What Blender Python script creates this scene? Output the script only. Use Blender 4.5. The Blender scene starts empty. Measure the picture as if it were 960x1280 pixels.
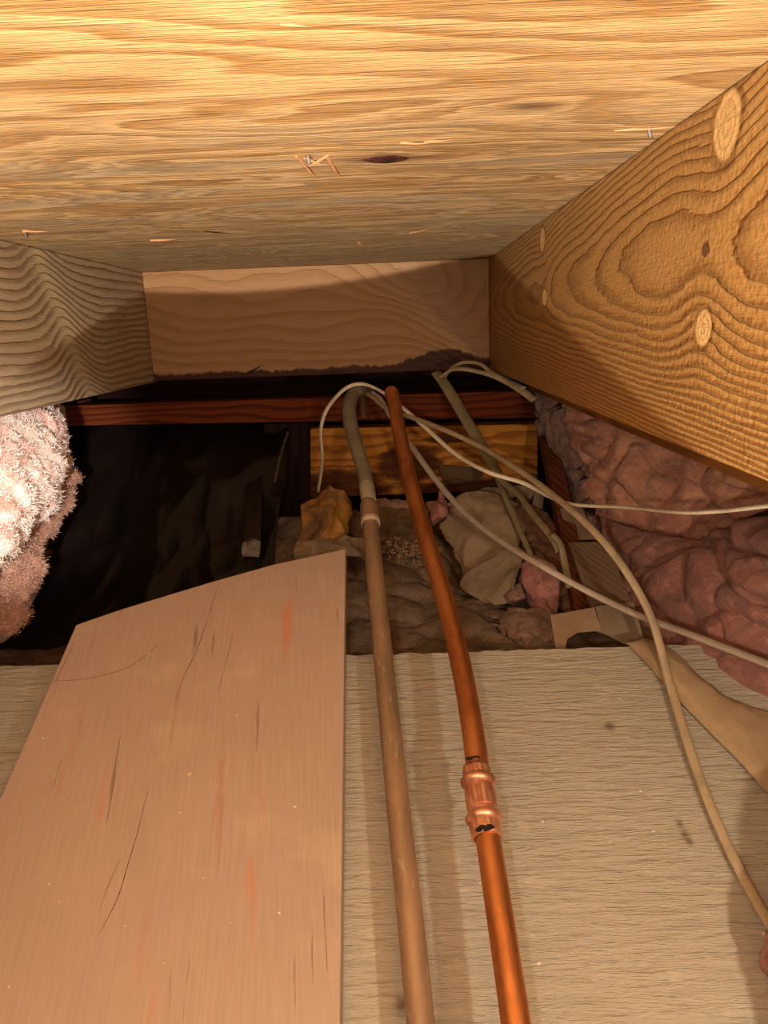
import bpy, bmesh, math, random
from mathutils import Vector, Matrix, noise as mn
from mathutils.geometry import tessellate_polygon

random.seed(7)
S = bpy.context.scene
C = S.collection

# ------------------------------------------------------------------ camera
F = 924.0
dY = Vector((7, -228, F)).normalized()          # joist direction in camera axes (right, down, forward)
rl = math.radians(2.2)
dX = Vector((math.cos(rl), -math.sin(rl), 0)); dX = (dX - dY * dX.dot(dY)).normalized()
dZ = dX.cross(dY)
RT = Vector((dX.x, dY.x, dZ.x)); DN = Vector((dX.y, dY.y, dZ.y)); FW = Vector((dX.z, dY.z, dZ.z))
cam_d = bpy.data.cameras.new('camera'); cam = bpy.data.objects.new('camera', cam_d); C.objects.link(cam)
m = Matrix((RT, -DN, -FW)).transposed().to_4x4()
cam.matrix_world = m
cam_d.sensor_fit = 'VERTICAL'; cam_d.sensor_height = 36; cam_d.lens = F * 36 / 1280
cam_d.clip_start = 0.01; cam_d.clip_end = 50
S.camera = cam

# ------------------------------------------------------------------ world, lights, exposure
S.view_settings.view_transform = 'Standard'; S.view_settings.look = 'None'
S.view_settings.exposure = 0.0; S.view_settings.gamma = 1.0
w = bpy.data.worlds.new('crawlspace_dark'); S.world = w; w.use_nodes = True
w.node_tree.nodes['Background'].inputs[0].default_value = (1.0, 0.72, 0.5, 1)
w.node_tree.nodes['Background'].inputs[1].default_value = 0.012

def light(name, kind, loc, energy, color, radius=0.01, aim=None, angle=None, blend=0.2):
    d = bpy.data.lights.new(name, kind); o = bpy.data.objects.new(name, d); C.objects.link(o)
    o.location = loc; d.energy = energy; d.color = color; d.shadow_soft_size = radius
    if aim is not None:
        o.rotation_euler = (Vector(aim) - Vector(loc)).to_track_quat('-Z', 'Y').to_euler()
    if angle: d.spot_size = math.radians(angle); d.spot_blend = blend
    return o
light('work_lamp_warm', 'POINT', (0.122, -0.06, -0.01), 0.95, (1.0, 0.60, 0.25), 0.010)
light('work_lamp_low', 'POINT', (0.205, 0.05, -0.128), 3.9, (1.0, 0.81, 0.57), 0.008)
light('phone_light', 'POINT', (-0.050, -0.08, -0.01), 2.8, (1.0, 0.92, 0.84), 0.004)
light('cool_torch', 'SPOT', (-0.10, -0.40, -0.30), 58.0, (1.0, 0.93, 0.79), 0.003,
      aim=(-0.16, 0.20, -0.30 + 0.6 * math.tan(math.radians(58.8))), angle=90, blend=0.012)
light('side_torch', 'SPOT', (-0.07, 0.0, -0.03), 27.0, (1.0, 0.98, 0.95), 0.006,
      aim=(-0.330, 0.60, -0.115), angle=19, blend=0.6)

# ------------------------------------------------------------------ geometry of the view
def ray(px, py):
    return (RT * ((px - 480) / F) + DN * ((py - 640) / F) + FW)
def at(px, py, Y):
    r = ray(px, py); return r * (Y / r.y)
PS, PC = 0.49, -0.5706                          # the sloping panel: z = PS*y + PC
PN = Vector((0, -PS, 1)).normalized()
def on_panel(px, py, h=0.0):
    r = ray(px, py)
    k = PC + h / PN.z
    t = k / (r.z - PS * r.y); return r * t
def panel_z(y): return PS * y + PC

# ------------------------------------------------------------------ node maths
class E:
    nt = None
    def __init__(s, sock): s.s = sock
    @staticmethod
    def m(op, *a):
        n = E.nt.nodes.new('ShaderNodeMath'); n.operation = op
        for i, x in enumerate(a):
            if isinstance(x, E): E.nt.links.new(x.s, n.inputs[i])
            else: n.inputs[i].default_value = x
        return E(n.outputs[0])
    def __add__(s, o): return E.m('ADD', s, o)
    __radd__ = __add__
    def __sub__(s, o): return E.m('SUBTRACT', s, o)
    def __rsub__(s, o): return E.m('SUBTRACT', o, s)
    def __mul__(s, o): return E.m('MULTIPLY', s, o)
    __rmul__ = __mul__
    def __truediv__(s, o): return E.m('DIVIDE', s, o)
    def __pow__(s, o): return E.m('POWER', s, o)
def sat(x): return E.m('MINIMUM', E.m('MAXIMUM', x, 0.0), 1.0)
def fract(x): return E.m('FRACT', x)
def expn(x): return E.m('EXPONENT', x)
def gauss(r2): return expn(r2 * -1.0)
def step(a, b, x):
    n = E.nt.nodes.new('ShaderNodeMapRange'); n.interpolation_type = 'SMOOTHSTEP'
    E.nt.links.new(x.s, n.inputs[0]); n.inputs[1].default_value = a; n.inputs[2].default_value = b
    return E(n.outputs[0])
def comb(x, y, z):
    n = E.nt.nodes.new('ShaderNodeCombineXYZ')
    for i, v in enumerate((x, y, z)):
        if isinstance(v, E): E.nt.links.new(v.s, n.inputs[i])
        else: n.inputs[i].default_value = v
    return n.outputs[0]
def nz(x, y, z=0.0, det=3.0, rough=0.5, dist=0.0):
    n = E.nt.nodes.new('ShaderNodeTexNoise'); n.inputs['Scale'].default_value = 1.0
    n.inputs['Detail'].default_value = det; n.inputs['Roughness'].default_value = rough
    n.inputs['Distortion'].default_value = dist
    E.nt.links.new(comb(x, y, z), n.inputs['Vector']); return E(n.outputs['Fac'])
def vor(x, y, z=0.0):
    n = E.nt.nodes.new('ShaderNodeTexVoronoi'); n.inputs['Scale'].default_value = 1.0
    E.nt.links.new(comb(x, y, z), n.inputs['Vector']); return E(n.outputs['Distance'])
def mixc(f, a, b):
    n = E.nt.nodes.new('ShaderNodeMix'); n.data_type = 'RGBA'
    if isinstance(f, E): E.nt.links.new(f.s, n.inputs[0])
    else: n.inputs[0].default_value = f
    for i, v in ((6, a), (7, b)):
        if isinstance(v, tuple): n.inputs[i].default_value = (*v, 1)
        else: E.nt.links.new(v, n.inputs[i])
    return n.outputs[2]
def mulc(c, f):                                   # colour times a value
    n = E.nt.nodes.new('ShaderNodeVectorMath'); n.operation = 'SCALE'
    E.nt.links.new(c, n.inputs[0]); E.nt.links.new(f.s, n.inputs['Scale']); return n.outputs[0]
def material(name):
    mt = bpy.data.materials.new(name); mt.use_nodes = True
    E.nt = mt.node_tree; b = mt.node_tree.nodes['Principled BSDF']
    g = E.nt.nodes.new('ShaderNodeNewGeometry'); sp = E.nt.nodes.new('ShaderNodeSeparateXYZ')
    E.nt.links.new(g.outputs['Position'], sp.inputs[0])
    return mt, b, E(sp.outputs[0]), E(sp.outputs[1]), E(sp.outputs[2])
def finish(b, col, rough=0.7, bump=None, dist=0.001, strength=1.0, metal=0.0, spec=0.3):
    if isinstance(col, tuple): b.inputs['Base Color'].default_value = (*col, 1)
    else: E.nt.links.new(col, b.inputs['Base Color'])
    if isinstance(rough, E): E.nt.links.new(rough.s, b.inputs['Roughness'])
    else: b.inputs['Roughness'].default_value = rough
    b.inputs['Metallic'].default_value = metal; b.inputs['Specular IOR Level'].default_value = spec
    if bump is not None:
        n = E.nt.nodes.new('ShaderNodeBump'); n.inputs['Distance'].default_value = dist
        n.inputs['Strength'].default_value = strength
        E.nt.links.new(bump.s, n.inputs['Height']); E.nt.links.new(n.outputs[0], b.inputs['Normal'])

def rings(field, sharp=2.2):
    f = fract(field)                              # slow darkening then a crisp return, like latewood
    return (step(0.15, 0.86, f) ** (sharp * 0.8)) * (1.0 - step(0.86, 1.0, f))

# --- ceiling plywood
def mat_ceiling():
    mt, b, x, y, z = material('subfloor_plywood')
    kn = [(at_c(483, 198), 0.028, 0.010), (at_c(665, 133), 0.014, 0.006), (at_c(120, 350 - 60), 0.02, 0.008)]
    n1 = nz(x * 3.0, y * 11.0, 3.0, 2.0, 0.5)
    n2 = nz(x * 9.0, y * 60.0, 8.0, 3.0, 0.6)
    fld = y * 14.0 + n1 * 9.0 + n2 * 1.1
    for (p, sx, sy) in kn:
        gx = (x - p.x) * (1 / (sx * 2.4)); gy = (y - p.y) * (1 / (sy * 2.2))
        fld = fld + gauss(gx * gx + gy * gy) * 1.3
    r = rings(fld, 1.6)
    r2 = rings(fld * 3.0 + n2 * 2.0, 1.4)
    fine = nz(x * 22.0, y * 420.0, 1.0, 3.0, 0.65)
    fib = nz(x * 60.0, y * 1500.0, 5.0, 2.0, 0.6)
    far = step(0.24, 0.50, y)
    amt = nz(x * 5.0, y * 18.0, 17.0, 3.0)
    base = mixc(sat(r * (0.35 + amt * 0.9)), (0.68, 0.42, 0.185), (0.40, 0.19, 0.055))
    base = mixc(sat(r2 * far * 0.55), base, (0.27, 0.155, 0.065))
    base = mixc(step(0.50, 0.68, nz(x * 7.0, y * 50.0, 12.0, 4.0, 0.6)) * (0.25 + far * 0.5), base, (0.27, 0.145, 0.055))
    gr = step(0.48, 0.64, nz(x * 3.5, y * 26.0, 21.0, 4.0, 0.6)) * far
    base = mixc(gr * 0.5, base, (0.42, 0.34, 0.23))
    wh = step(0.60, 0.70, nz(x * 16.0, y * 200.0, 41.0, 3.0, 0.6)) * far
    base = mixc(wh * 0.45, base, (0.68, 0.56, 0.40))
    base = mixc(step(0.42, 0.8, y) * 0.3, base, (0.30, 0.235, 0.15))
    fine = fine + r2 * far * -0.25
    # dark knots
    for (p, sx, sy), st in zip(kn, (0.85, 0.9, 0.4)):
        gx = (x - p.x) * (1 / sx); gy = (y - p.y) * (1 / sy)
        base = mixc(sat(gauss(gx * gx + gy * gy) * st), base, (0.16, 0.07, 0.03))
    col = mulc(base, 0.42 + fine * 0.85 + fib * 0.33)
    finish(b, col, 0.62, fine * 1.0 + fib * 0.5 - r * 0.4, 0.0016, 0.95, spec=0.25)
    return mt
ZC, ZB = 0.0885, -0.060                           # underside of subfloor, bottom of joists
XR, XL, YH = 0.138, -0.334, 1.05                  # joist faces and header face
def at_c(px, py):
    r = ray(px, py); return r * (ZC / r.z)
def at_x(px, py, X):
    r = ray(px, py); return r * (X / r.x)

def mat_joist(name, knots, lo, hi, early, late, K=62.0, along='y', stain=None, cover=None, sparkle=False,
              streak=None, ridges=1.0, wob=1.6, seed=0.0, bd=0.0016, para=None, hard=0.95):
    mt, b, x, y, z = material(name)
    u = y if along == 'y' else x
    n1 = nz(u * 3.2, z * 7.0, seed, 2.0, 0.5)
    n2 = nz(u * 16.0, z * 60.0, seed + 4, 3.0, 0.55)
    if para:
        zc, pa, pb = para
        dz = z - zc
        fld = dz * dz * pa + u * pb + n1 * (K * 0.045 * wob) + n2 * 0.9 + nz(u * 45.0, z * 220.0, seed + 7, 2.0) * 0.35
    else:
        fld = z * K + n1 * (K * 0.045 * wob) + n2 * 0.35 + nz(u * 60.0, z * 260.0, seed + 7, 2.0) * 0.32
    for (cu, cz, su, sz, am, *_x) in knots:
        gu = (u - cu) * (1 / su); gz = (z - cz) * (1 / sz)
        fld = fld + gauss(gu * gu + gz * gz) * am
    if streak:
        (u0, z0), (u1, z1), sw, am = streak
        L = math.hypot(u1 - u0, z1 - z0); nu, nzz = -(z1 - z0) / L, (u1 - u0) / L
        dd = (u - u0) * nu + (z - z0) * nzz
        ws = nz(u * 20.0, z * 20.0, 2.0) * 0.012 - 0.006
        dd = dd + ws
        q = dd * (1 / sw)
        fld = fld + gauss(q * q) * am
    r = rings(fld, 2.0)
    fine = nz(u * 30.0, z * 700.0, seed + 9, 3.0, 0.65)
    amt = nz(u * 12.0, z * 90.0, seed + 30, 3.0)
    base = mixc(sat(r * (amt * 0.9 + 0.4) * hard), early, late)
    base = mixc(step(0.5, 0.75, fine) * 0.3, base, late)
    base = mixc(step(0.4, 0.75, nz(u * 6.0, z * 14.0, seed + 2, 3.0)) * 0.35, base, lo)
    if streak:
        q2 = dd * (2.4 / sw)
        base = mixc(gauss(q2 * q2) * 0.55, base, hi)
    km = E.m('ADD', 1.0, 0.0)
    for (cu, cz, su, sz, am, *_x) in knots:
        if _x: continue
        wv = nz(u * 70.0, z * 70.0, 3.0) * 0.8 + 0.6
        kk = 3.1
        gu = (u - cu) * (kk / su); gz = (z - cz) * (kk / sz)
        d2 = (gu * gu + gz * gz) * wv
        base = mixc(step(1.5, 0.9, d2) if False else sat(1.0 - step(1.1, 1.9, d2)) * 0.6, base, late)
        kr = rings(E.m('SQRT', d2) * 3.0, 1.5)
        kc = mixc(kr * 0.35, hi, late)
        base = mixc(1.0 - step(0.75, 1.0, d2), base, kc)
        km = km * step(0.9, 1.5, d2)
    if stain is not None: base = stain(base, x, y, z)
    bumpf = r * km * 0.8 * ridges + fine * 0.35
    rg = 0.6
    if sparkle:
        sp = nz(y * 900.0, z * 900.0, 1.0, 1.0)
        sm = step(0.70, 0.78, sp)
        base = mixc(sm * 0.7, base, (0.95, 0.62, 0.22))
        dust = nz(y * 300.0, z * 300.0, 14.0, 2.0)
        bumpf = bumpf + dust * 0.6 + sm * 1.2
        base = mulc(base, 0.75 + dust * 0.5)
        rg = 0.5
    col = mulc(base, 0.60 + fine * 0.75)
    finish(b, col, rg, bumpf, bd, 0.9, spec=0.35)
    return mt

def plain_wood(name, a, c, axis='x', k=70.0, bump=0.0008, rough=0.65, wob=4.0, seed=0.0, sq=None):
    mt, b, x, y, z = material(name)
    u, v = (x, y * 0.6 + z) if axis == 'x' else ((y, x + z * 0.7) if axis == 'y' else (z, x + y * 0.7))
    n1 = nz(u * 4.0, v * 14.0, seed, 3.0)
    r = rings(v * k + n1 * wob, 1.8)
    fine = nz(u * 25.0, v * 500.0, seed + 3, 3.0, 0.6)
    base = mixc(sat(r * 0.9), a, c)
    if sq: base = sq(base, x, y, z)
    finish(b, mulc(base, 0.6 + fine * 0.75), rough, fine - r * 0.5, bump, 0.8, spec=0.12)
    return mt

def mat_panel():
    mt, b, x, y, z = material('weathered_plywood_panel')
    n0 = nz(x * 3.0, y * 9.0, 5.0, 3.0)
    fine = nz(x * 24.0, y * 210.0, 1.0, 4.0, 0.66, 0.35)
    fib = nz(x * 90.0, y * 1100.0, 2.0, 2.0)
    base = mixc(n0, (0.48, 0.425, 0.345), (0.39, 0.345, 0.275))
    base = mixc(step(0.55, 0.80, fine) * 0.5, base, (0.22, 0.155, 0.10))
    base = mixc(step(0.62, 0.70, nz(x * 40.0, y * 60.0, 31.0, 3.0)) * 0.18, base, (0.75, 0.65, 0.5))
    sp = nz(x * 160.0, y * 160.0, 7.0, 1.0)
    base = mixc(step(0.77, 0.80, sp), base, (0.8, 0.68, 0.5))
    for (px, py, s) in ((762, 908, .004), (850, 1030, .0025), (856, 1043, .003), (862, 1052, .0025), (503, 1255, .004)):
        p = on_panel(px, py)
        gx = (x - p.x) * (1 / s); gy = (y - p.y) * (1 / s)
        base = mixc(sat(gauss(gx * gx + gy * gy) * 0.8), base, (0.13, 0.08, 0.05))
    finish(b, mulc(base, 0.82 + fine * 0.28 + fib * 0.12), 0.8, (fine * 1.6 + fib * 0.3 + n0 * 0.5), 0.0026, 1.0, spec=0.2)
    return mt

def mat_board():
    mt, b, x, y, z = material('painted_board')
    v = x + y * 0.10
    n0 = nz(x * 5.0, y * 4.0, 3.0, 4.0)
    fine = nz(v * 500.0, y * 22.0, 1.0, 3.0, 0.6)
    base = mixc(step(0.3, 0.7, n0), (0.50, 0.345, 0.265), (0.44, 0.315, 0.24))
    st = nz(v * 75.0, y * 7.0, 9.0, 4.0, 0.6)
    base = mixc(step(0.60, 0.72, st) * 0.5, base, (0.47, 0.19, 0.115))
    red = step(0.62, 0.74, nz(v * 40.0, y * 7.0, 15.0, 3.0)) * 0.6
    base = mixc(red, base, (0.62, 0.20, 0.11))
    sc = nz(v * 190.0, y * 9.0, 25.0, 3.0)
    base = mixc(step(0.68, 0.74, sc) * 0.6, base, (0.22, 0.10, 0.06))
    sp = nz(x * 210.0, y * 210.0, 7.0, 1.0)
    base = mixc(step(0.775, 0.80, sp), base, (0.85, 0.68, 0.45))
    base = mixc(step(0.55, 0.7, nz(x * 14.0, y * 22.0, 44.0, 4.0)) * 0.25, base, (0.66, 0.50, 0.33))
    finish(b, mulc(base, 0.85 + fine * 0.3), 0.55, fine * 0.5 + n0 * 0.3 - step(0.68, 0.74, sc) * 1.0, 0.0006, 0.7, spec=0.3)
    return mt

def mat_pink(name, a, c, wht, k=1.0, sc=1.0, bump=0.004, dust=0.5):
    mt, b, x, y, z = material(name)
    n0 = nz(x * 14 * sc, y * 14 * sc, z * 20 * sc, 4.0, 0.6) if False else None
    def n3(s, off, det=4.0, r=0.6, di=0.0):
        return nz(x * s + off, y * s, z * s, det, r, di)
    n0 = n3(16 * sc, 0.0); n1 = n3(60 * sc, 5.0, 5.0, 0.65, 0.6); n2 = n3(420, 9.0, 2.0, 0.6, 1.0)
    base = mixc(step(0.35, 0.68, n0), a, c)
    base = mixc(step(0.45, 0.72, n1) * k, base, wht)
    dz = n3(30 * sc, 17.0, 5.0, 0.7, 0.8)
    base = mixc(step(0.50, 0.66, dz) * dust, base, (0.13, 0.085, 0.065))
    finish(b, mulc(base, 0.55 + n1 * 0.5 + n2 * 0.45), 0.95, n1 * 1.0 + n2 * 0.35, bump, 0.9, spec=0.08)
    b.inputs['Sheen Weight'].default_value = 0.15; b.inputs['Sheen Roughness'].default_value = 0.6
    return mt

def mat_simple(name, a, c, s=30.0, rough=0.8, bump=0.001, spec=0.25, lo=0.4, hi=0.65, stretch=(1, 1, 1), det=4.0, metal=0.0, fine=0.3):
    mt, b, x, y, z = material(name)
    n = nz(x * s * stretch[0], y * s * stretch[1], z * s * stretch[2], det, 0.6)
    f = nz(x * s * 12 * stretch[0], y * s * 12 * stretch[1], z * s * 12 * stretch[2], 2.0)
    base = mixc(step(lo, hi, n), a, c)
    finish(b, mulc(base, (1 - fine / 2) + f * fine), rough, n * 0.5 + f * 0.5, bump, 0.8, spec=spec, metal=metal)
    return mt

# ------------------------------------------------------------------ object helpers
def link(name, me, mt, parent=None, smooth=False):
    me.materials.append(mt)
    if smooth:
        for p in me.polygons: p.use_smooth = True
    o = bpy.data.objects.new(name, me); C.objects.link(o)
    # origin at the base centre
    n = len(me.vertices)
    xs = [v.co.x for v in me.vertices]; ys = [v.co.y for v in me.vertices]; zs = [v.co.z for v in me.vertices]
    c = Vector(((min(xs) + max(xs)) / 2, (min(ys) + max(ys)) / 2, min(zs)))
    me.transform(Matrix.Translation(-c)); o.location = c
    if parent is not None:
        o.parent = parent; o.matrix_parent_inverse = Matrix.Translation(-pw(parent))
    return o
def pw(o):
    v = Vector(o.location)
    return v
def tag(o, label=None, cat=None, group=None, kind=None):
    if label: o['label'] = label
    if cat: o['category'] = cat
    if group: o['group'] = group
    if kind: o['kind'] = kind
    return o
def mesh(vs, fs):
    me = bpy.data.meshes.new('mesh'); me.from_pydata([tuple(v) for v in vs], [], fs); me.update(); return me
def prism_mesh(pts, off, bev=0.0, seg=2):
    """closed slab: polygon pts (3D, roughly planar) extruded by vector off"""
    bm = bmesh.new()
    a = [bm.verts.new(p) for p in pts]; b = [bm.verts.new(Vector(p) + off) for p in pts]
    n = len(pts)
    bm.faces.new(a); bm.faces.new(b[::-1])
    for i in range(n): bm.faces.new((a[i], b[i], b[(i + 1) % n], a[(i + 1) % n]))
    bmesh.ops.recalc_face_normals(bm, faces=bm.faces)
    if bev: bmesh.ops.bevel(bm, geom=list(bm.edges), offset=bev, segments=seg, affect='EDGES', profile=0.6)
    me = bpy.data.meshes.new('mesh'); bm.to_mesh(me); bm.free(); return me
def box_mesh(x0, x1, y0, y1, z0, z1, bev=0.0015):
    return prism_mesh([(x0, y0, z0), (x1, y0, z0), (x1, y1, z0), (x0, y1, z0)], Vector((0, 0, z1 - z0)), bev)
def cr(p0, p1, p2, p3, t):
    return 0.5 * ((2 * p1) + (p2 - p0) * t + (2 * p0 - 5 * p1 + 4 * p2 - p3) * t * t + (3 * p1 - p0 - 3 * p2 + p3) * t ** 3)
def curve_pts(pts, k):
    out = []
    n = len(pts)
    for i in range(n - 1):
        a, b, c, d = pts[max(i - 1, 0)], pts[i], pts[i + 1], pts[min(i + 2, n - 1)]
        for j in range(k): out.append(cr(a, b, c, d, j / k))
    out.append(pts[-1]); return out
def tube_mesh(pts, rad, k=8, ns=16, flat=1.0, up=None, cap=True, wob=0.0):
    """tube through 3D points; rad number or list; flat = thickness/width, up = direction of the thin side"""
    if not isinstance(rad, (list, tuple)): rad = [rad] * len(pts)
    P = curve_pts([Vector(p) for p in pts], k) if k > 1 else [Vector(p) for p in pts]
    R = curve_pts([Vector((r, 0, 0)) for r in rad], k) if k > 1 else [Vector((r, 0, 0)) for r in rad]
    vs, fs = [], []
    up = Vector(up) if up is not None else Vector((0, 0, 1))
    nrm = None
    for i, p in enumerate(P):
        t = (P[min(i + 1, len(P) - 1)] - P[max(i - 1, 0)]).normalized()
        if nrm is None or flat < 1.0:
            nr = up - t * up.dot(t)
            if nr.length < 0.05 and nrm is not None: nr = nrm - t * nrm.dot(t)
            if nr.length < 1e-6: nr = Vector((1, 0, 0)) - t * t.x
            nrm = nr.normalized() if nrm is None else (nr.normalized() * 0.3 + nrm * 0.7).normalized()
            nrm = (nrm - t * nrm.dot(t)).normalized()
        else:
            nrm = (nrm - t * nrm.dot(t)).normalized()
        bn = t.cross(nrm)
        r = R[i].x
        if wob: r *= 1 + wob * mn.noise(p * 60)
        for j in range(ns):
            a = 2 * math.pi * j / ns
            vs.append(p + bn * math.cos(a) * r + nrm * math.sin(a) * r * flat)
    for i in range(len(P) - 1):
        for j in range(ns):
            a, b = i * ns + j, i * ns + (j + 1) % ns
            fs.append((a, b, b + ns, a + ns))
    if cap:
        fs.append(tuple(range(ns))[::-1]); fs.append(tuple(range((len(P) - 1) * ns, len(P) * ns)))
    return mesh(vs, fs)
def sheet_mesh(grid, ku, kv, disp=None, thick=0.003, back=None, edge_noise=0.0):
    """closed slab from a control grid of 3D points; disp(p, s, t)-> metres along the normal"""
    rows = [curve_pts([Vector(p) for p in r], ku) for r in grid]
    cols = list(zip(*rows))
    cols = [curve_pts(list(c), kv) for c in cols]
    nu = len(cols); nv = len(cols[0])
    G = [[cols[i][j].copy() for i in range(nu)] for j in range(nv)]
    if edge_noise:
        for j in range(nv):
            for i in range(nu):
                if i in (0, nu - 1) or j in (0, nv - 1):
                    p = G[j][i]; G[j][i] = p + mn.noise_vector(p * 90) * edge_noise + mn.noise_vector(p * 30) * edge_noise * 1.5
    def nrm(j, i):
        a = G[j][min(i + 1, nu - 1)] - G[j][max(i - 1, 0)]; b = G[min(j + 1, nv - 1)][i] - G[max(j - 1, 0)][i]
        n = a.cross(b)
        n = n.normalized() if n.length > 1e-12 else Vector((0, -1, 0))
        return -n if n.dot(-G[j][i]) < 0 else n
    N = [[nrm(j, i) for i in range(nu)] for j in range(nv)]
    vs = []
    for j in range(nv):
        for i in range(nu):
            p = G[j][i]
            d = disp(p, i / (nu - 1), j / (nv - 1)) if disp else 0.0
            vs.append(p + N[j][i] * d)
    n0 = len(vs)
    for j in range(nv):
        for i in range(nu):
            if back is None: vs.append(vs[j * nu + i] - N[j][i] * thick)
            else: vs.append(G[j][i] + Vector(back))
    fs = []
    for j in range(nv - 1):
        for i in range(nu - 1):
            a = j * nu + i; q = (a, a + 1, a + nu + 1, a + nu)
            fs.append(q); fs.append(tuple(n0 + k for k in q[::-1]))
    ring = [i for i in range(nu)] + [j * nu + nu - 1 for j in range(1, nv)] + \
           [(nv - 1) * nu + i for i in range(nu - 2, -1, -1)] + [j * nu for j in range(nv - 2, 0, -1)]
    for a, b in zip(ring, ring[1:] + ring[:1]): fs.append((b, a, n0 + a, n0 + b))
    me = mesh(vs, fs)
    bm = bmesh.new(); bm.from_mesh(me); bmesh.ops.recalc_face_normals(bm, faces=bm.faces); bm.to_mesh(me); bm.free()
    return me
def G(rows): return [[at(*p) for p in r] for r in rows]

def fluff(amp=0.012, s=22.0, fold=0.0, fs=(9.0, 3.0, 9.0), fine=0.25, seed=0.0):
    """soft torn-fibre relief: long folds, rounded clumps, low fine noise"""
    def f(p, u, v):
        q = Vector((p.x * s + seed, p.y * s, p.z * s))
        wq = q + mn.noise_vector(q * 0.6) * 0.7
        d = mn.noise(wq * 0.55) * amp * 1.1
        d += (min(abs(mn.noise(wq * 1.1)) * 3.0, 1.0) ** 0.7 - 0.6) * amp * 0.55
        d += mn.noise(wq * 2.6) * amp * 0.22 + mn.noise(wq * 6.0) * amp * fine * 0.35
        if fold:
            r = mn.noise(Vector((p.x * fs[0], p.y * fs[1], p.z * fs[2])) + Vector((seed, 3, 1)))
            d += (min(1.0, abs(r) * 5.0) ** 0.6 - 0.65) * fold
        e = min(u, 1 - u, v, 1 - v)
        return d * min(1, e * 10 + 0.3) - (1 - min(1, e * 7)) ** 2 * amp * 1.2
    return f
def crumple(amp, s, seed=0.0):
    def f(p, u, v):
        q = Vector((p.x * s + seed, p.y * s, p.z * s + seed))
        return (mn.cell(q * 0.0) if False else 0.0) + (0.5 - abs(mn.noise(q)) * 2.2) * amp + (0.4 - abs(mn.noise(q * 2.3)) * 2) * amp * 0.45 + mn.noise(q * 6) * amp * 0.12
    return f

# ================================================================== STRUCTURE
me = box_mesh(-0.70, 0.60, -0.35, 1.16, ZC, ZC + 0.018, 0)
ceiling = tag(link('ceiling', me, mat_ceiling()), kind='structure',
              label='plywood subfloor underside, pale orange grain with a knot hole and splinters')

# knot hole: a recessed lens-shaped socket of dark red rotten wood, set proud by its rim
knotm = mat_simple('dark_knot', (0.035, 0.008, 0.005), (0.13, 0.03, 0.018), 160, 0.8, 0.002)
darkm = mat_simple('dark_gap', (0.012, 0.006, 0.004), (0.03, 0.012, 0.008), 60, 0.9)
splm = mat_simple('splinter_wood', (0.72, 0.36, 0.17), (0.60, 0.26, 0.11), 120, 0.6)
def lens(px, py, hw, hd, mt, name, z=0.0006, dome=0.0015):
    c = at_c(px, py); vs = []; fs = []; n = 40
    for k, (s, dz) in enumerate(((1.0, 0.0), (0.86, z), (0.5, z * 0.6), (0.0, z * 0.5))):
        for j in range(n):
            a = 2 * math.pi * j / n
            sh = abs(math.sin(a)) ** 1.3 * math.copysign(1, math.sin(a))
            w_ = 1 + 0.10 * mn.noise(Vector((a * 1.7, px, 0))) + 0.05 * mn.noise(Vector((a * 6, px, 3)))
            vs.append(Vector((c.x + hw * s * math.cos(a) * w_, c.y + hd * s * sh * w_, ZC - dz)))
    for k in range(3):
        for j in range(n):
            a, b = k * n + j, k * n + (j + 1) % n
            fs.append((a, b, b + n, a + n))
    fs.append(tuple(range(3 * n, 4 * n))[::-1])
    return link(name, mesh(vs, fs), mt, ceiling, True)
lens(483, 199, 0.0125, 0.0082, knotm, 'knot')
def splinter(p0, p1, w0, drop, name='splinter', mt=None):
    """a long thin sliver torn down from the plywood"""
    a, b = at_c(*p0), at_c(*p1); b = b.copy(); b.z -= drop
    t = (b - a); s = Vector((-t.y, t.x, 0)).normalized() * w0
    vs = [a + s + Vector((0, 0, .0005)), a - s + Vector((0, 0, .0005)), a + Vector((0, 0, -w0 * .8)),
          a.lerp(b, .5) + s * .8, a.lerp(b, .5) - s * .8, a.lerp(b, .5) + Vector((0, 0, -w0 * .9)), b]
    fs = [(0, 1, 2), (0, 3, 4, 1), (1, 4, 5, 2), (2, 5, 3, 0), (3, 6, 4), (4, 6, 5), (5, 6, 3)]
    link(name, mesh(vs, fs), mt or splm, ceiling)
splinter((370, 195), (397, 221), .0010, .002); splinter((407, 195), (426, 220), .0011, .002)
splinter((410, 194), (384, 205), .0009, .0015); splinter((380, 197), (404, 204), .0008, .001)
splinter((500, 178), (535, 177), .0007, .001); splinter((530, 177), (568, 172), .0006, .0008)
splinter((768, 163), (850, 156), .0006, .0008); splinter((28, 288), (60, 286), .0012, .002)
splinter((30, 290), (34, 297), .0012, .002); splinter((512, 291), (538, 282), .0014, .002)
splinter((188, 300), (222, 298), .0013, .0006); splinter((255, 289), (290, 291), .0008, .0006, mt=darkm)
splinter((448, 303), (458, 307), .0016, .0015); splinter((350, 30), (390, 31), .0004, .0004, mt=splm)
steel = mat_simple('dull_steel', (0.35, 0.33, 0.30), (0.16, 0.13, 0.11), 200, 0.4, metal=0.8)
for (px, py, L) in ((384, 194, .0045), (811, 160, .0045), (31, 291, .005)):
    c = at_c(px, py); p = c + Vector((0.001, 0, -L))
    nm = link('nail', tube_mesh([c + Vector((0, 0, .0005)), c.lerp(p, .5), p.lerp(c, .12), p], [.0010, .0010, .0009, .0002], 2, 8), steel, ceiling, True)
    tag(nm, 'grey nail tip poking through the plywood')

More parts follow.
